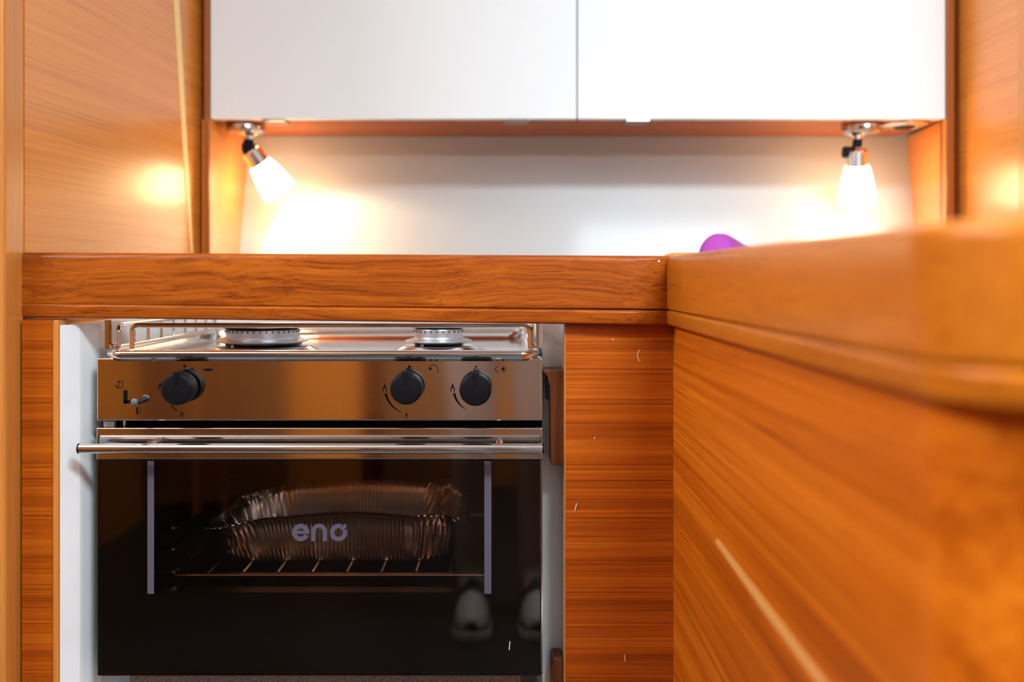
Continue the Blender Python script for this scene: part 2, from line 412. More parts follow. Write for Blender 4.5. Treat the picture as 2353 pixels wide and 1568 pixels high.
# ------------------------------------------------------------------ counter: worktop, raised fiddle rails, lower strips
ctr = thing('counter', 'thick solid teak counter edge running above the stove and along the return', 'counter', (.1, 1.0, .85))
def sweep(path, zoff, profile):
    """profile: closed list of (inset, z); path: [(x,y)], normals computed, inset to the inside (left of travel reversed)"""
    rings = []
    n = len(path)
    for i, (x, y) in enumerate(path):
        a = Vector(path[max(i - 1, 0)]); b = Vector(path[min(i + 1, n - 1)]); c = Vector((x, y))
        d1 = (c - a).normalized() if i > 0 else (b - c).normalized()
        d2 = (b - c).normalized() if i < n - 1 else d1
        n1, n2 = Vector((-d1.y, d1.x)), Vector((-d2.y, d2.x))
        nn = (n1 + n2).normalized(); nn /= max(.3, nn.dot(n1))
        dz = zoff(i) if callable(zoff) else zoff
        rings.append([(x + nn.x * o, y + nn.y * o, z + dz) for o, z in profile])
    return rings
zT, zG, zB = Z(588, 1.0), Z(712, 1.0), Z(748, 1.0)
g = .0012
rail_prof = [(g, zG + .0005)] + [(0, zG + .002), (0, zT - .007)] + [(.006 - .006 * math.cos(t * PI / 10), zT - .006 + .006 * math.sin(t * PI / 10)) for t in range(1, 6)] + \
            [(.024, zT), (.030, zT - .006), (.030, zG + .0005)]
strip_prof = [(.0005, zB + .002), (.0025, zB), (.032, zB), (.032, zG), (.004, zG), (.0, zG - .0022), (-.0004, zG - .004)]
FY = 1.036
fx0, fx1 = X(50, FY), .163
def tilt(i, n=12): return 0
nseg = 14
fpath = [(fx0 + (fx1 - fx0) * k / nseg, FY + (1.0 - FY) * k / nseg) for k in range(nseg + 1)]
zl = lambda i: (Z(580, FY) - zT) * (1 - i / nseg)
def mitre(rings):             # close the last ring on the inner corner at 45 degrees
    for r in (rings[-1],):
        for k, (x, y, z) in enumerate(r): r[k] = (fx1 + (y - 1.0) - .0003, y, z)
    return rings
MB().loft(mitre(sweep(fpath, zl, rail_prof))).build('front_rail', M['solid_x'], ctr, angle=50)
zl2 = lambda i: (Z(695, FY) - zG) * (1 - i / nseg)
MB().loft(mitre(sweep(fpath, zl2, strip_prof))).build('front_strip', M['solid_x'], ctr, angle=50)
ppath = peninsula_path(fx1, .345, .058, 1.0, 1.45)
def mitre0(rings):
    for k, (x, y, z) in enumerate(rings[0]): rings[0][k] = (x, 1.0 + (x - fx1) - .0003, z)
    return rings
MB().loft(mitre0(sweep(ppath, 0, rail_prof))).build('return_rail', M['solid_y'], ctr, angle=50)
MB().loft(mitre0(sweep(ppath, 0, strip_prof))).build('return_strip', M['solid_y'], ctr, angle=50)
WT0, WT1 = .884, .900
mb = MB()
mb.box(fx1 + .032, 1.45, .38, 1.03, WT0, WT1); mb.box(.075, 1.45, 1.03, 1.625, WT0, WT1)
mb.box(-.432, .075, 1.515, 1.625, WT0, WT1)
mb.build('worktop', M['white_panel'], ctr, smooth=False)
for px, py in ((1514, 601), (1539, 615)):
    MB().lathe([(.0002, 0), (.0012, .0004), (.0009, .0012), (.0002, .0014)], at(P(px, py, 1.0004), (0, -1, 0)), 10).build('fleck', M['fleck'], ctr)

# ------------------------------------------------------------------ wall cabinet
wc = thing('wall_cabinet', 'long wall cabinet with two glossy white doors above the counter', 'cabinet', (.11, 1.6, 1.139))
CZ = 1.1393; CT = 1.72
MB().box(X(483, 1.5), X(2172, 1.5), 1.521, 1.688, CZ, CZ + .012).build('bottom_panel', M['solid_x'], wc, smooth=False)
MB().box(X(483, 1.5), X(2172, 1.5), 1.521, 1.688, CZ + .0125, CT).build('carcass', M['white_panel'], wc, smooth=False)
for x0, x1 in ((483.5, 1325), (1327.5, 2172.5)):
    MB().box(X(x0, 1.5), X(x1, 1.5), 1.5, 1.519, CZ, CT, bevel=.0012).build('door', M['gloss_white'], wc)
for px in (630, 1187, 1465):
    MB().box(X(px - 27, 1.51), X(px + 27, 1.51), 1.503, 1.545, CZ - .0032, CZ - .0002, bevel=.001).build('catch_plate', M['chrome'], wc)

# ------------------------------------------------------------------ reading lamps under the cabinet
def lamp(name, label, base_px, stem_px, pivot, axis, sleeve_len=.030, shade_len=.058, knuckle_off=(0, 0, 0)):
    d = 1.555
    bx = X(base_px, d)
    t = thing(name, label, 'lamp', (bx, d, CZ - .016), 'spot lamps under the wall cabinet')
    sx = X(stem_px, d)
    MB().lathe([(.0295, 0), (.0305, -.003), (.030, -.011), (.027, -.0145), (.012, -.0155)], Matrix.Translation((bx, d, CZ - .0002)), 48).build('base', M['lamp_steel'], t)
    MB().lathe([(.016, CZ - .0155), (.0105, CZ - .0185), (.0095, CZ - .024)], Matrix.Translation((sx, d, 0)), 32).build('collar', M['chrome'], t)
    pv = Vector(pivot); ax = Vector(axis).normalized()
    MB().tube([(sx, d, CZ - .022), (sx, d, CZ - .030), pv + Vector((0, 0, .004)), pv], .0073, 24).build('stem', M['black_plastic'], t)
    k = MB(); k.lathe([(.0085, -.0085), (.0095, -.007), (.0095, .007), (.0085, .0085)], at(pv + Vector(knuckle_off), (1, 0, 0)), 24); k.build('knuckle', M['black_plastic'], t)
    s0 = pv + ax * .004
    MB().lathe([(.0145, 0), (.0160, .002), (.0160, sleeve_len - .002), (.0150, sleeve_len)], at(s0, ax), 40).build('socket_sleeve', M['chrome'], t)
    tip = s0 + ax * (sleeve_len - .003)
    sh = MB()
    L_ = shade_len
    outer = [(.0115, 0), (.017, .0005), (.0185, .003), (.0215, .014), (.0242, .028), (.0265, .044), (.0282, L_)]
    inner = [(.0266, L_), (.0250, .044), (.0226, .028), (.0200, .014), (.0150, .004), (.0110, .003)]
    sh.lathe(outer + inner, at(tip, ax), 48, cap0=False, cap1=False).build('glass_shade', M['shade'], t)
    bl = MB().lathe([(.004, .004), (.006, .010), (.0065, .026), (.004, .033), (.001, .035)], at(tip, ax), 20).build('bulb', M['bulb'], t)
    return tip, ax
def emit_mat(name, col, st):
    m, nt, b = new_mat(name)
    b.inputs['Base Color'].default_value = (*col, 1); b.inputs['Emission Color'].default_value = (*col, 1); b.inputs['Emission Strength'].default_value = st
    return m
M['bulb'] = emit_mat('lit_bulb', (1, .72, .38), 40)
LAMPS = [
    lamp('spot_lamp', 'small lit spot lamp with slanted frosted shade beside the long diagonal bulkhead sun streak', 565, 571, (X(571, 1.555), 1.555, Z(340, 1.555)), (.50, .34, -.78), .028, .056),
    lamp('spot_lamp', 'small lit spot lamp with upright frosted shade beside the round flush fitting', 1980, 1970, (X(1969, 1.555), 1.555, Z(338, 1.555)), (.10, .26, -.96), .028, .060, (-.0115, .004, -.008)),
]
# round flush fitting under the cabinet
fx = Vector((X(2078, 1.545), 1.545, CZ))
t = thing('flush_fitting', 'round chrome flush fitting with dark centre under the wall cabinet', 'fitting', (fx.x, fx.y, CZ - .008))
MB().lathe([(.036, 0), (.0355, -.003), (.028, -.006), (.021, -.0065), (.019, -.004)], Matrix.Translation(fx + Vector((0, 0, -.0002))), 48).build('bezel', M['chrome'], t)
MB().lathe([(.0188, -.0035), (.016, -.0075), (.004, -.0085)], Matrix.Translation(fx), 40).build('centre_cap', M['black_plastic'], t)

# ------------------------------------------------------------------ things on the worktop
d0 = Vector((X(1641, 1.28), 1.28, WT1 + .031)); dr = Vector((.075, .13, -.010))
mb = MB(); rings = []
prof = [(0, .004), (.0015, .014), (.005, .020), (.012, .0245), (.03, .0262), (.07, .0238), (.12, .020), (.155, .016), (.163, .012), (.165, .003)]
A = dr.normalized(); U = Vector((0, 0, 1)); U = (U - A * U.dot(A)).normalized(); V = A.cross(U)
for h, r in prof:
    c = d0 + A * h
    rings.append([c + (U * math.cos(2 * PI * k / 32) * (1.03 + .06 * math.cos(4 * PI * k / 32)) + V * math.sin(2 * PI * k / 32)) * r for k in range(32)])
tag(mb.loft(rings).build('rolled_cloth', M['purple']), 'purple roll lying on the worktop behind the teak counter edge', 'cloth')
mb = MB(); mb.box(X(1534, 1.13), X(1600, 1.13), 1.10, 1.17, WT1 + .0005, Z(581.5, 1.12), bevel=.006, seg=3)
tag(mb.build('folded_cloth', M['orange']), 'small orange item peeking over the inner corner of the counter', 'cloth')

# ------------------------------------------------------------------ the stove
SY = 1.05
SX0, SX1 = X(222, SY), X(1247, SY)
st = thing('stove', 'stainless steel marine gas stove with black glass oven door in a white niche', 'stove', ((SX0 + SX1) / 2, 1.25, .43))
BX0, BX1 = SX0 + .006, SX1 - .006
CX0, CX1 = -.392, .004        # oven cavity
mb = MB()
mb.box(BX0, CX0, 1.078, 1.44, .47, .806); mb.box(CX1, BX1, 1.078, 1.44, .47, .806)
mb.box(CX0, CX1, 1.405, 1.44, .47, .806); mb.box(CX0, CX1, 1.078, 1.405, .725, .806); mb.box(CX0, CX1, 1.078, 1.405, .47, .505)
mb.build('body', M['black_enamel'], st, smooth=False)
MB().box(X(297, 1.085), X(1196, 1.085), 1.085, 1.42, .43, .4695, bevel=.001).build('base_tray', M['dirty_steel'], st, smooth=False)
# control panel
PZ1, PZ0 = Z(823, SY), Z(968, SY)
MB().box(SX0, SX1, SY, 1.076, PZ0, PZ1, bevel=.0018, seg=3).build('control_panel', M['steel_panel'], st)
for px in (410, 632, 850, 1072, 1112, 1160): MB().lathe([(.0018, .0), (.0018, .012)], at((X(px, 1.09), 1.076, Z(975, 1.07)), (0, -1, 0)), 12).build('vent_stud', M['black_enamel'], st)
MB().lathe([(.0016, 0), (.0016, .008)], Matrix.Translation((X(285, 1.06), 1.062, Z(984, 1.06))), 12).build('hinge_pin', M['chrome'], st)
MB().box(X(238, 1.06), X(262, 1.06), 1.060, 1.065, Z(981, 1.06), Z(969, 1.06)).build('white_spacer', M['white_panel'], st, smooth=False)
# printed symbols
mb = MB(); yP = SY - .0003
def poly(pts): mb.prism([(X(a, SY), Z(b, SY)) for a, b in pts], yP, SY + .0003, 'y')
def dot(cx, cy, r, ry=None): poly([(cx + r * math.cos(k * PI / 8), cy + (ry or r) * math.sin(k * PI / 8)) for k in range(16)])
def stroke(pts, w):
    for i, ((a, b), (c, d)) in enumerate(zip(pts, pts[1:])):
        w0, w1 = (w, w) if not isinstance(w, (list, tuple)) else (w[i], w[i + 1])
        l = math.hypot(c - a, d - b) or 1; nx, ny = -(d - b) / l, (c - a) / l
        poly([(a + nx * w0 / 2, b + ny * w0 / 2), (c + nx * w1 / 2, d + ny * w1 / 2), (c - nx * w1 / 2, d - ny * w1 / 2), (a - nx * w0 / 2, b - ny * w0 / 2)])
def flame(cx, cy, h):
    w = h * .19
    stroke([(cx - w * .9, cy + h * .5), (cx - w * 1.1, cy + h * .2), (cx - w * .3, cy - h * .1), (cx, cy - h * .5)], [1.6, h * .13, h * .17, .4])
    stroke([(cx + w * .9, cy + h * .5), (cx + w * 1.1, cy + h * .2), (cx + w * .3, cy - h * .1), (cx, cy - h * .5)], [1.6, h * .13, h * .17, .4])
def sweep_mark(cx, cy, r, a0, a1, w0, w1, n=10):
    pts = [(cx + r * math.cos(math.radians(a0 + (a1 - a0) * k / n)), cy + r * math.sin(math.radians(a0 + (a1 - a0) * k / n))) for k in range(n + 1)]
    stroke(pts, [w0 + (w1 - w0) * k / n for k in range(n + 1)])
def sym():
    global mb
    mb.build('printed_symbol', M['black_print'], st, smooth=False); mb = MB()
dot(424.5, 841.5, 3.8); sym()
poly([(466, 847), (470, 848), (473, 846.5), (476, 848), (479, 846.5), (482, 848), (485, 846.5), (488, 848), (489.5, 846.5), (488, 851), (483, 853), (474, 853), (469, 851)]); sym()
for a in ((368, 888, 19), (418, 952, 13), (884, 891, 20), (934, 954, 13), (1040, 891, 20)):
    flame(*a); sym()
for a in ((444, 892, 64, 142, 124, 3, 1), (945, 892, 60, 168, 112, 6, 1.2), (1099, 892, 57, 168, 122, 6, 1.2)):
    sweep_mark(*a); sym()
a, b, c, d = 272.5, 876, 281.5, 892
stroke([(a, b), (c, b), (c, d), (a, d), (a, b)], 1.0); stroke([(274, 876), (274, 880)], 2); stroke([(265, 885.5), (273, 893)], 2.4); sym()
a, b, c, d = 314, 937, 323, 952
stroke([(a, b), (c, b), (c, d), (a, d), (a, b)], 1.0); stroke([(315.5, 937), (315.5, 952)], 3.2); sym()
dot(941, 843.5, 3.6); dot(937, 847.5, 3.0, 1.6); sym()
dot(989, 848, 3.2); sym(); sweep_mark(996, 850, 11, 200, 395, 1.4, 1.6, 14); sym()
dot(1094, 843, 2.6, 2); dot(1090.5, 846.5, 2, 1.6); sym()
dot(1156, 848.5, 3.6); sym()
def oval(a0, a1): stroke([(1150 + 12 * math.cos(math.radians(a0 + (a1 - a0) * k / 12)), 849 + 7 * math.sin(math.radians(a0 + (a1 - a0) * k / 12))) for k in range(13)], 1.3)
oval(110, 250); sym(); oval(290, 430); sym()
mb = MB()
# L-shaped slot and its lever
mb = MB()
mb.box(X(284, SY), X(293, SY), SY - .0004, SY + .0003, Z(928, SY), Z(897, SY)); mb.box(X(284, SY), X(320, SY), SY - .0004, SY + .0003, Z(928, SY), Z(920, SY))
mb.build('lever_slot', M['black_print'], st, smooth=False)
lv = MB().tube([(X(322, SY), SY + .002, Z(923.5, SY)), (X(319, SY), SY - .006, Z(924, SY)), P(311, 925, 1.035)], [.0026, .0026, .0030], 16)
lvo = lv.build('oven_lever', M['black_plastic'], st)
MB().lathe([(.001, -.004), (.003, -.003), (.0040, 0), (.003, .003), (.001, .004)], at(P(309, 925, 1.0335), (0, -1, 0)), 20).build('lever_tip', M['grey_plastic'], lvo)
# knobs
def knob(px, py, nose_y):
    c = Vector((X(px, SY), SY, Z(py, SY)))
    k = MB(); q = .0168
    k.lathe([(q * .95, .0042), (q, .0052), (q, .012), (q * .99, nose_y - .005), (q * .955, nose_y - .0022), (q * .84, nose_y - .0006), (q * .5, nose_y), (.001, nose_y + .0003)], at(c, (0, -1, 0)), 56)
    ko = k.build('knob', M['black_plastic'], st)
    MB().prism([(c.x - .003, c.z + q + .0011), (c.x + .003, c.z + q + .0011), (c.x + .002, c.z + .010), (c.x + .0006, c.z + .0045), (c.x - .0006, c.z + .0045), (c.x - .002, c.z + .010)], c.y - nose_y - .0012, c.y - .005, 'y', bevel=.0004).build('pointer', M['black_plastic'], ko)
    MB().lathe([(q * .72, .0002), (q * .72, .0045)], at(c, (0, -1, 0)), 40).build('knob_neck', M['black_rubber'], ko)
for px, py in ((422, 889.5), (937.5, 888.8), (1093.7, 891.5)): knob(px, py, .0255)
# oven door
door = MB().box(SX0, SX1, SY + .0062, 1.0755, Z(1554, SY), Z(984, SY)).build('door', M['black_enamel'], st, smooth=False)
bpy.data.objects.remove(door, do_unlink=True)
DZ0, DZ1, DZB = Z(1554, SY), Z(983, SY), Z(1056, SY)
GX0, GX1, GZ0, GZ1 = X(340, SY), X(1130, SY), Z(1366, SY), DZB - .004
door = MB()
door = sheet_with_holes('y', SY + .0058, 1.0755, (SX0, SX1, DZ0, DZ1 - .003), [(GX0 + .0, GX1 - .0, GZ0, GZ1)]).build('door', M['black_enamel'], st, smooth=False)
MB().box(SX0 + .0008, SX1 - .0022, SY, SY + .0055, DZ0, DZB - .0003, bevel=.0006).build('glass_pane', M['oven_glass'], door, smooth=False)
MB().box(SX1 - .0016, SX1, SY - .001, SY + .0056, Z(1545, SY), DZB - .0004).build('edge_strip', M['steel'], door, smooth=False)
MB().box(SX0, SX1, SY - .0014, SY + .0057, DZB, DZ1, bevel=.0016, seg=3).build('top_band', M['steel_panel'], door)
for a, b in ((339, 354), (1113, 1129)): MB().box(X(a, SY), X(b, SY), SY - .0003, SY + .0002, Z(1365, SY), Z(1060, SY)).build('printed_bar', M['grey_print'], door, smooth=False)
MB().tube([P(1172, 1475, SY - .0004), P(1170, 1494, SY - .0004)], .0005, 6).build('fleck', M['fleck'], door)
# lettering on the glass
mb = MB(); yG = SY - .0004
def gpoly(pts, y=0.0): mb.prism([(X(a, SY), Z(b, SY)) for a, b in pts], yG - y, SY + .0002, 'y')
def garc(cx, cy, ro, ri, a0, a1, n=24):
    o = [(cx + ro * math.cos(math.radians(a0 + (a1 - a0) * k / n)), cy - ro * math.sin(math.radians(a0 + (a1 - a0) * k / n))) for k in range(n + 1)]
    i = [(cx + ri * math.cos(math.radians(a0 + (a1 - a0) * k / n)), cy - ri * math.sin(math.radians(a0 + (a1 - a0) * k / n))) for k in range(n + 1)]
    for k in range(n): gpoly([o[k], o[k + 1], i[k + 1], i[k]])
garc(691.2, 1224.2, 20.0, 9.4, 0, 336); gpoly([(680.5, 1220.6), (710.8, 1220.6), (710.9, 1227.2), (680.5, 1227.2)], .00008)
garc(733.2, 1222, 17.9, 8.4, 0, 180); gpoly([(715.3, 1221.7), (724.8, 1221.7), (724.8, 1244), (715.3, 1244)], .00008); gpoly([(741.6, 1221.7), (751.1, 1221.7), (751.1, 1244), (741.6, 1244)], .00008)
garc(778, 1224.2, 20.0, 9.8, 64, 382)
gpoly([(783.5, 1219), (784.5, 1212), (788, 1207.5), (795.5, 1204.5), (796, 1210), (794, 1214.5), (790, 1217.5), (787, 1219.5)], .00008)
mb.build('lettering', M['grey_print'], door, smooth=False)
# handle
HYd, HZ = 1.022, Z(1031, 1.022)
h = MB()
h.tube([(X(183, HYd), HYd, HZ), (X(1246, HYd), HYd, HZ)], .00515, 32)
for px in (352, 1147): h.tube([(X(px, SY), SY - .001, HZ + .001), (X(px, SY), HYd + .003, HZ)], [.0042, .0036], 20)
ho = h.build('handle', M['chrome'], door)
for px in (181.5, 1247.5): MB().lathe([(.0053, 0), (.0053, .0016)], at((X(px, HYd) - .0006, HYd, HZ), (1, 0, 0)), 32).build('end_cap', M['black_plastic'], st)
# hob
hy0, hy1, hx0, hx1 = 1.043, 1.445, X(233, 1.045), X(1241, 1.045)
def rrect(x0, x1, y0, y1, r, n=6):
    return arc(x1 - r, y1 - r, r, 0, 90, n) + arc(x0 + r, y1 - r, r, 90, 180, n) + arc(x0 + r, y0 + r, r, 180, 270, n) + arc(x1 - r, y0 + r, r, 270, 360, n)
zr = Z(806, 1.045); zb = Z(822, 1.045)
rings = []
for inset, z in ((.004, zb - .004), (.002, zb - .0005), (.0, zb + .0025), (.0005, zr - .0015), (.003, zr), (.008, zr + .0003), (.013, zr - .002), (.017, .8145), (.026, .813)):
    rings.append([(x, y, z) for x, y in rrect(hx0 + inset, hx1 - inset, hy0 + inset, hy1 - inset, max(.012, .02 - inset * .2))])
mb = MB().loft(rings)
hob = mb.build('hob_top', M['hob_steel'], st, angle=60)
def burner(px, d, rb, rf, rd):
    c = Vector((X(px, d), d, 0))
    MB().lathe([(rd + .006, .8128), (rd, .8150), (rd - .004, .8178), (rd - .009, .8188), (rb * .8, .8190)], Matrix.Translation(c), 64, cap0=False, cap1=False).build('burner_dish', M['hob_steel'], hob)
    bo = MB().lathe([(rb * .5, .8185), (rb * .97, .8195), (rb * .97, .8218), (rf * .93, .8226), (rf, .8238), (rf * .985, .8247), (rb * 1.03, .8275), (rb, .8290), (rb, .8370), (rb * .98, .8382), (rb * .9, .8388)], Matrix.Translation(c), 72).build('burner', M['alu'], st)
    MB().lathe([(rb * .985, .8188), (rb * 1.0, .8193), (rb * 1.0, .8214), (rb * .9, .8216)], Matrix.Translation(c), 64).build('burner_seat', M['black_enamel'], bo)
    n = int(rb * 2 * PI / .0072); sl = MB()
    for k in range(n):
        a = 2 * PI * k / n
        sl.box(-.0006, .0006, -.0006, .0004, .8345, .8372, mtx=Matrix.Translation(c) @ Matrix.Rotation(a, 4, 'Z') @ Matrix.Translation((0, -rb, 0)))
    sl.build('flame_ports', M['black_enamel'], bo, smooth=False)
    MB().lathe([(rb * .94, .8386), (rb * 1.06, .8398), (rb * 1.06, .8412), (rb * .9, .8428), (rb * .2, .8432)], Matrix.Translation(c), 64).build('burner_cap', M['black_enamel'], bo)
    for a in (-2.2, .35):
        MB().lathe([(.0022, .8150), (.0022, .8205), (.0012, .8212)], Matrix.Translation(c + Vector((math.cos(a), math.sin(a), 0)) * rb * 1.03), 12).build('igniter', M['chrome'], bo)
burner(604, 1.2, .0437, .0560, .062); burner(1008, 1.2, .0292, .0402, .0495)
# rail round the hob
def bend(pts, r, n=6):
    pts = [Vector(p) for p in pts]; out = [pts[0]]
    for a, b, c in zip(pts, pts[1:], pts[2:]):
        d1, d2 = (a - b).normalized(), (c - b).normalized()
        p0, p1 = b + d1 * r, b + d2 * r
        for k in range(n + 1):
            t = k / n; out.append(p0 * (1 - t) ** 2 + b * 2 * t * (1 - t) + p1 * t * t)
    out.append(pts[-1]); return out
rt, rl = Z(748, 1.055), .8262
mb = MB()
x0, x1 = X(303, 1.055), X(1218, 1.055)
mb.tube(bend([(x0, 1.055, rl - .002), (x0, 1.055, rt), (x1, 1.055, rt), (x1, 1.055, rl - .002)], .008), .0027, 14)
mb.build('front_rail', M['chrome'], st)
for side, xx in ((0, X(262, 1.055) + .002), (1, X(1226, 1.055) - .002)):
    mb = MB()
    mb.tube(bend([(xx, 1.062, rl), (xx, 1.062, rt), (xx, 1.415, rt), (xx, 1.415, rl)], .009), .0026, 14)
    mb.tube([(xx, 1.06, rl), (xx, 1.42, rl)], .0024, 12)
    for k in range(1, 8):
        y = 1.062 + .353 * k / 8; mb.tube([(xx, y, rl), (xx, y, rt)], .0019, 10)
    mb.build('side_rail', M['chrome'], st)
mb = MB(); yb = 1.42
mb.tube(bend([(X(262, 1.055), yb, rl), (X(262, 1.055), yb, rt), (X(1226, 1.055), yb, rt), (X(1226, 1.055), yb, rl)], .009), .0026, 14)
mb.tube([(X(262, 1.055), yb, rl), (X(1226, 1.055), yb, rl)], .0022, 12)
mb.build('rear_rail', M['chrome'], st)
for a, b in ((241, 258), (1232, 1244)):
    mb = MB(); mb.box(X(a, 1.06), X(b, 1.06), 1.058, 1.0605, Z(801, 1.06), Z(736, 1.06), bevel=.0008); mb.build('rail_bracket', M['steel'], st)
    mb = MB(); mb.lathe([(.0026, 0), (.0026, .003), (.0014, .0042)], at((X((a + b) / 2 + (8 if a < 500 else -8), 1.055), 1.0575, Z(795, 1.055)), (0, -1, 0)), 14); mb.build('rail_screw', M['chrome'], st)
# gimbal pivots to the niche walls
for xa, xb in ((-.4402, SX0 + .007), (SX1 - .007, X(1246, 1.09) - .0005)):
    MB().lathe([(.012, 0), (.012, xb - xa)], at((xa, 1.27, .775), (1, 0, 0)), 24).build('gimbal_pivot', M['steel'], st)
# wire runners in the oven
RUN = [Z(1213, 1.1), Z(1262, 1.1), Z(1313, 1.1), Z(1356, 1.1)]
for sgn in (-1, 1):
    xw, xr = (CX0, X(405, 1.1)) if sgn < 0 else (CX1, X(1112, 1.1) + .006)
    for z in RUN:
        mb = MB(); mb.tube(bend([(xw + sgn * -.0005, 1.1, z), (xr, 1.1, z), (xr, 1.39, z), (xw + sgn * -.0005, 1.39, z)], .006), .0021, 10)
        mb.build('rack_runner', M['wire'], st)

# oven rack (lifts out)
rz = Z(1322, 1.1)
rk = MB()
xl, xr_ = X(440, 1.1), X(1106, 1.1)
rk.tube(bend([(X(362, 1.1), 1.115, RUN[2] - .0045), (X(395, 1.1), 1.1, RUN[2] - .005), (xl, 1.1, rz), (xr_, 1.1, rz), (X(1125, 1.1), 1.1, RUN[2] - .006), (X(1150, 1.1) , 1.112, RUN[2] - .0045)], .006), .0023, 12)
rk.tube([(xl, 1.38, rz), (xr_, 1.38, rz)], .0023, 12)
for k in range(13):
    px = 400 + 79.5 * k
    if 445 < px < 1105: rk.tube([(X(px, 1.1), 1.099, rz + .003), (X(px, 1.1), 1.381, rz + .003)], .0016, 10)
tag(rk.build('oven_rack', M['wire']), 'chromed wire rack inside the dark oven under the foil tray', 'oven rack')

# foil tray
tc = Vector((X(767, 1.135), 1.225, rz + .0055)); TH = .054
def tray_ring(u, extra=0.0, wob=0.0):
    hx, hy = .128 + .017 * u + extra, .086 + .006 * u + extra
    out = []; n = 1500; r = .030 + .006 * u
    base = rrect(-hx, hx, -hy, hy, r, 10)
    # resample the outline evenly
    L_ = [0]; m = len(base)
    for k in range(m): L_.append(L_[-1] + math.dist(base[k], base[(k + 1) % m]))
    for q in range(n):
        s = L_[-1] * q / n; k = max(i for i in range(m) if L_[i] <= s + 1e-9); t = (s - L_[k]) / max(1e-9, L_[k + 1] - L_[k])
        a, b = base[k], base[(k + 1) % m]; x, y = a[0] + (b[0] - a[0]) * t, a[1] + (b[1] - a[1]) * t
        out.append((x, y, s))
    return out, hx, hy
rings = []
for i, u in enumerate((0, .04, .12, .3, .5, .7, .82, .88, .94, 1.0, 1.02, 1.04, 1.02)):
    ext = (0, 0, 0, 0, 0, 0, 0, .001, .002, .003, .007, .0085, .008)[i]
    ring, hx, hy = tray_ring(min(u, 1), ext)
    pts = []
    for x, y, s in ring:
        nx, ny = (0, math.copysign(1, y)) if abs(y) > hy - .0015 else ((math.copysign(1, x), 0) if abs(x) > hx - .0015 else (x / math.hypot(x, y), y / math.hypot(x, y)))
        rib = 0
        if .06 < u < .86 and abs(y) > hy - .002 and abs(x) < .082: rib = .0006 * math.sin(x * 2 * PI / .0047)
        corner = max(0, (abs(x) - .085) / .035); corner = min(1, corner) if u > .05 else 0
        crum = corner * .004 * noise.noise(Vector((x * 90, y * 90 + 9, u * 1.6))) + corner * .0022 * math.sin(s * 900 + 3 * u)
        z = TH * min(u, 1.0) + (.001 if u > 1 else 0) - (.0025 if i == 12 else 0)
        lip = max(0, u - .5) * 2
        z += lip * (-.013 * max(0, (-x - .075) / .065) ** 1.2 + .0035 * math.sin(x * 26 + 1.0) + (.004 * math.sin((x - .09) * 30) - .010 * max(0, (x - .125) / .02) if x > .09 else 0))
        pts.append((tc.x + x + nx * (rib + crum), tc.y + y + ny * (rib + crum), tc.z + z))
    rings.append(pts)
mb = MB().loft(rings, caps=False)
b0 = [v for v in rings[0]]
t_ = bmesh.new(); t_.faces.new([t_.verts.new(p) for p in b0]); mb.merge(t_)
bmesh.ops.remove_doubles(mb.bm, verts=mb.bm.verts[:], dist=1e-6)
tray = tag(mb.build('foil_tray', M['foil'], angle=70), 'crinkled aluminium foil tray with ribbed sides inside the oven', 'tray')
sm = tray.modifiers.new('thickness', 'SOLIDIFY'); sm.thickness = .0003

# teak stop blocks on the niche wall
t = thing('stop_block', 'dark teak block with rounded corner high on the niche wall beside the control panel', 'block', (NX1 - .01, 1.1, .69))
bx0, bx1, bz0, bz1 = X(1257, 1.05), NX1 - .0002, Z(1070, 1.05), Z(851, 1.05)
MB().prism([(bx0 - .005, bz1), (bx1, bz1), (bx1, bz0), (bx0 + .004, bz0), (bx0 + .0035, bz1 - .045), (bx0 + .003, bz1 - .018), (bx0, bz1 - .006)], 1.05, 1.0895, 'y', bevel=.0012).build('body', M['dark_wood'], t)
mb = MB(); mb.box(bx0 - .001, bx0 + .004, 1.0535, 1.07, Z(918, 1.055), Z(868, 1.055), bevel=.0012)
for py in (880, 905): mb.lathe([(.0022, 0), (.0022, .002)], at((bx0 + .001, 1.0537, Z(py, 1.055)), (0, -1, 0)), 12)
mb.build('latch_plate', M['black_plastic'], t)
MB_ = MB().box(X(1266, 1.06), NX1 - .0002, 1.06, 1.0895, .40, Z(1511, 1.06), bevel=.004, seg=3)
tag(MB_.build('stop_block', M['dark_wood']), 'dark teak block low on the niche wall under the oven door level', 'block')

# ------------------------------------------------------------------ behind the view: what the steel and glass mirror
t = thing('settee', 'teak settee with beige cushions across the cabin, mirrored in the stove front', 'settee', (1.0, -1.5, 0))
MB().box(.25, 2.2, -1.75, -1.15, 0, .36, bevel=.01).build('plinth', M['veneer_x'], t)
MB().box(.26, 2.19, -1.72, -1.13, .361, .47, bevel=.03, seg=4).build('seat_cushion', M['cushion'], t)
MB().box(.26, 2.19, -1.90, -1.735, .361, .92, bevel=.03, seg=4).build('back_cushion', M['cushion'], t)
t = thing('locker', 'tall teak locker across the cabin, mirrored as stripes in the stove front', 'locker', (-.9, -1.7, 0))
MB().box(-1.34, -.19, -2.15, -1.62, 0, 1.30).build('carcass', M['dark_wood'], t, smooth=False)
for a, b, k in ((-1.335, -1.166, 'locker_wood'), (-1.138, -1.052, 'locker_wood'), (-1.040, -.812, 'locker_wood'), (-.788, -.534, 'bulk_y'), (-.452, -.196, 'locker_wood')):
    MB().box(a, b, -1.62, -1.60, .06, 1.26, bevel=.002).build('door', M[k], t)
for a, b in ((-1.164, -1.140), (-1.051, -1.041), (-.810, -.790)):
    MB().box(a, b, -1.62, -1.595, .02, 1.28, bevel=.002).build('upright', M['solid_z'], t)

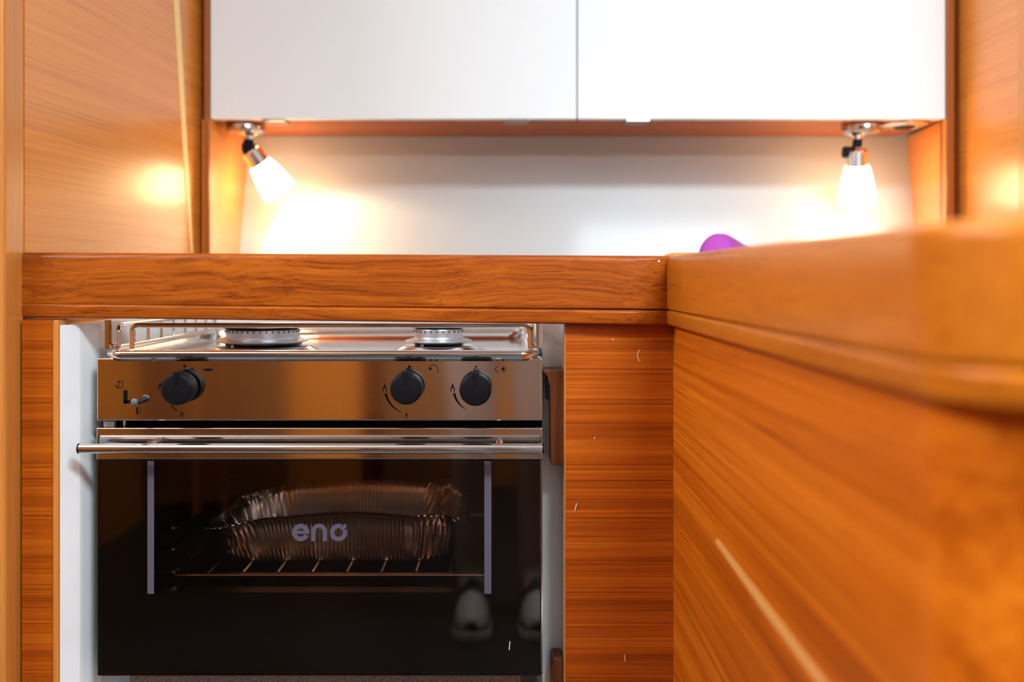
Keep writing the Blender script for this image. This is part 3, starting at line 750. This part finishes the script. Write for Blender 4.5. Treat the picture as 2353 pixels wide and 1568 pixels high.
# ------------------------------------------------------------------ the photographer, mirrored in the oven door
def person():
    root = thing('person', 'person in dark jacket and grey trousers with white-toed sneakers, mirrored in oven door', 'person', (0, -.5, 0))
    V_ = []; E_ = []; R_ = []
    def v(p, r, par=None):
        V_.append(Vector(p) - Vector(root.location)); R_.append(r if isinstance(r, tuple) else (r, r))
        if par is not None: E_.append((par, len(V_) - 1))
        return len(V_) - 1
    bx, by = .0, -.56
    pel = v((bx, by, .93), (.15, .11))
    wst = v((bx, by - .01, 1.08), (.135, .095), pel); ch = v((bx, by - .005, 1.25), (.16, .11), wst); up = v((bx, by, 1.38), (.14, .085), ch)
    nk = v((bx, by + .02, 1.47), .055, up); h1 = v((bx, by + .05, 1.55), (.07, .08), nk); h2 = v((bx, by + .06, 1.63), (.078, .092), h1); v((bx, by + .05, 1.71), (.055, .065), h2)
    for s in (-1, 1):
        hip = v((bx + s * .085, by, .86), (.088, .095), pel); kn = v((bx + s * .085, by + .03, .49), (.058, .062), hip)
        cf = v((bx + s * .085, by + .0, .33), (.055, .06), kn); an = v((bx + s * .084, by - .01, .10), (.045, .05), cf)
        v((bx + s * .084, by + .06, .05), (.036, .03), an)
        sh = v((bx + s * .18, by, 1.37), (.058, .06), up); el = v((bx + s * .24, by + .02, 1.10), (.045, .045), sh)
        wr = v((bx + s * .12, by + .24, 1.00), (.028, .03), el); pm = v((bx + s * .095, by + .31, .97), (.036, .018), wr)
        kx = bx + s * .09
        for j, (dx, ln) in enumerate(((-.027, .070), (-.009, .080), (.009, .075), (.026, .060))):
            a = v((kx + s * dx, by + .345, .968), .0095, pm); b = v((kx + s * dx * 1.05, by + .345 + ln * .5, .955), .0085, a); v((kx + s * dx, by + .345 + ln * .75, .925), .0075, b)
        a = v((kx - s * .042, by + .315, .975), .011, pm); v((kx - s * .055, by + .35, .965), .0095, a)
    me = bpy.data.meshes.new('body'); me.from_pydata(V_, E_, []); o = bpy.data.objects.new('body', me); COL.objects.link(o); o.parent = root
    o.modifiers.new('skin', 'SKIN'); me.skin_vertices or me.attributes
    for i, sv in enumerate(me.skin_vertices[0].data): sv.radius = R_[i]; sv.use_root = (i == 0)
    ss = o.modifiers.new('sub', 'SUBSURF'); ss.levels = ss.render_levels = 2
    o.modifiers['skin'].use_smooth_shade = True
    m, nt, b = new_mat('clothed_figure')
    tcn = nt.nodes.new('ShaderNodeTexCoord'); sp = nt.nodes.new('ShaderNodeSeparateXYZ'); rp = nt.nodes.new('ShaderNodeValToRGB')
    nt.links.new(tcn.outputs['Object'], sp.inputs[0])
    mr = nt.nodes.new('ShaderNodeMapRange'); mr.inputs['From Max'].default_value = 2.0; nt.links.new(sp.outputs['Z'], mr.inputs['Value'])
    rp.color_ramp.interpolation = 'CONSTANT'
    e = rp.color_ramp.elements
    e[0].color = (.40, .32, .27, 1); e[1].position = .74; e[1].color = (.62, .36, .25, 1)
    q = e.new(.49); q.color = (.05, .055, .07, 1)
    nt.links.new(mr.outputs[0], rp.inputs['Fac']); nt.links.new(rp.outputs['Color'], b.inputs['Base Color']); b.inputs['Roughness'].default_value = .8
    me.materials.append(m)
    hr = MB(); hr.lathe([(.004, .115), (.05, .105), (.082, .07), (.093, .02), (.088, -.04), (.07, -.075)], Matrix.Translation((bx, by + .04, 1.635)), 24, cap1=False)
    hr.build('hair', M['hair'], root)
    for s in (-1, 1):
        cx, cy = bx + s * .084, by + .045
        prof = [(-.105, .032, .075), (-.09, .038, .095), (-.05, .038, .10), (.0, .040, .085), (.06, .046, .056), (.11, .047, .042), (.145, .040, .033), (.162, .022, .020)]
        def ring(l, w, hgt, z0): return [(cx + w * math.cos(2 * PI * k / 20), cy + l, z0 + max(0, math.sin(2 * PI * k / 20)) * hgt + min(0, math.sin(2 * PI * k / 20)) * .004) for k in range(20)]
        so = MB().loft([ring(l, w, hg, .024) for l, w, hg in prof]).build('shoe', M['shoe_dark'], root)
        MB().loft([ring(l, w * .93, hg * 1.12, .033) for l, w, hg in prof[4:]]).build('toe_cap', M['shoe_white'], so)
        MB().prism([(cx + w * 1.07 * sgn, cy + l * 1.03) for sgn, seq in ((1, prof), (-1, prof[::-1])) for l, w, hg in seq], 0.001, .024, 'z', bevel=.004).build('sole', M['shoe_white'], so)
person()

# ------------------------------------------------------------------ light
def area(name, loc, rot, sx, sy, power, col):
    l = bpy.data.lights.new(name, 'AREA'); l.shape = 'RECTANGLE'; l.size = sx; l.size_y = sy; l.energy = power; l.color = col
    o = bpy.data.objects.new(name, l); COL.objects.link(o); o.location = loc; o.rotation_euler = rot; return o
DAY = (.81, .94, 1.0)
area('hatch_daylight', (HX, HYc, 2.118), (0, 0, 0), HSX * 2 - .01, HSY * 2 - .01, 62, DAY)
area('added_side_fill', (-1.39, (SW[0] + SW[1]) / 2, (SW[2] + SW[3]) / 2), (PI / 2, 0, -PI / 2), SW[1] - SW[0] - .01, SW[3] - SW[2] - .01, 34, DAY)  # fill light for the peninsula side, set in the added opening
for nm, w, p in (('portlight_daylight', W1, 7), ('portlight_daylight', W2, 18)):
    area(nm, ((w[0] + w[1]) / 2, -2.24, (w[2] + w[3]) / 2), (PI / 2, 0, 0), w[1] - w[0] - .01, w[3] - w[2] - .01, p, DAY)
for tip, ax in LAMPS:
    l = bpy.data.lights.new('lamp_beam', 'SPOT'); l.energy = 2.6; l.color = (1, .70, .38); l.spot_size = math.radians(105); l.spot_blend = .35; l.shadow_soft_size = .008
    o = bpy.data.objects.new('lamp_beam', l); COL.objects.link(o); o.location = tip + ax * .042
    o.rotation_euler = ax.to_track_quat('-Z', 'Y').to_euler()
w = bpy.data.worlds.new('sky'); S.world = w; w.use_nodes = True
w.node_tree.nodes['Background'].inputs[0].default_value = (.80, .90, 1.0, 1); w.node_tree.nodes['Background'].inputs[1].default_value = 3.0

# ------------------------------------------------------------------ camera
c = bpy.data.cameras.new('camera'); cam = bpy.data.objects.new('camera', c); COL.objects.link(cam)
cam.location = (0, 0, CAMZ); cam.rotation_euler = (PI / 2, 0, 0)
c.lens = 35; c.sensor_width = 36; c.shift_x = (2353 / 2 - CX) / 2353; c.shift_y = -(784 - HY) / 2353
c.clip_start = .02
c.dof.use_dof = True; c.dof.focus_distance = 1.04; c.dof.aperture_fstop = 3.0; c.dof.aperture_blades = 9
S.camera = cam
S.view_settings.view_transform = 'Standard'; S.view_settings.look = 'None'; S.view_settings.exposure = 0.12; S.view_settings.gamma = 1
S.cycles.max_bounces = 12; S.cycles.glossy_bounces = 6; S.cycles.transparent_max_bounces = 16; S.cycles.sample_clamp_indirect = 6
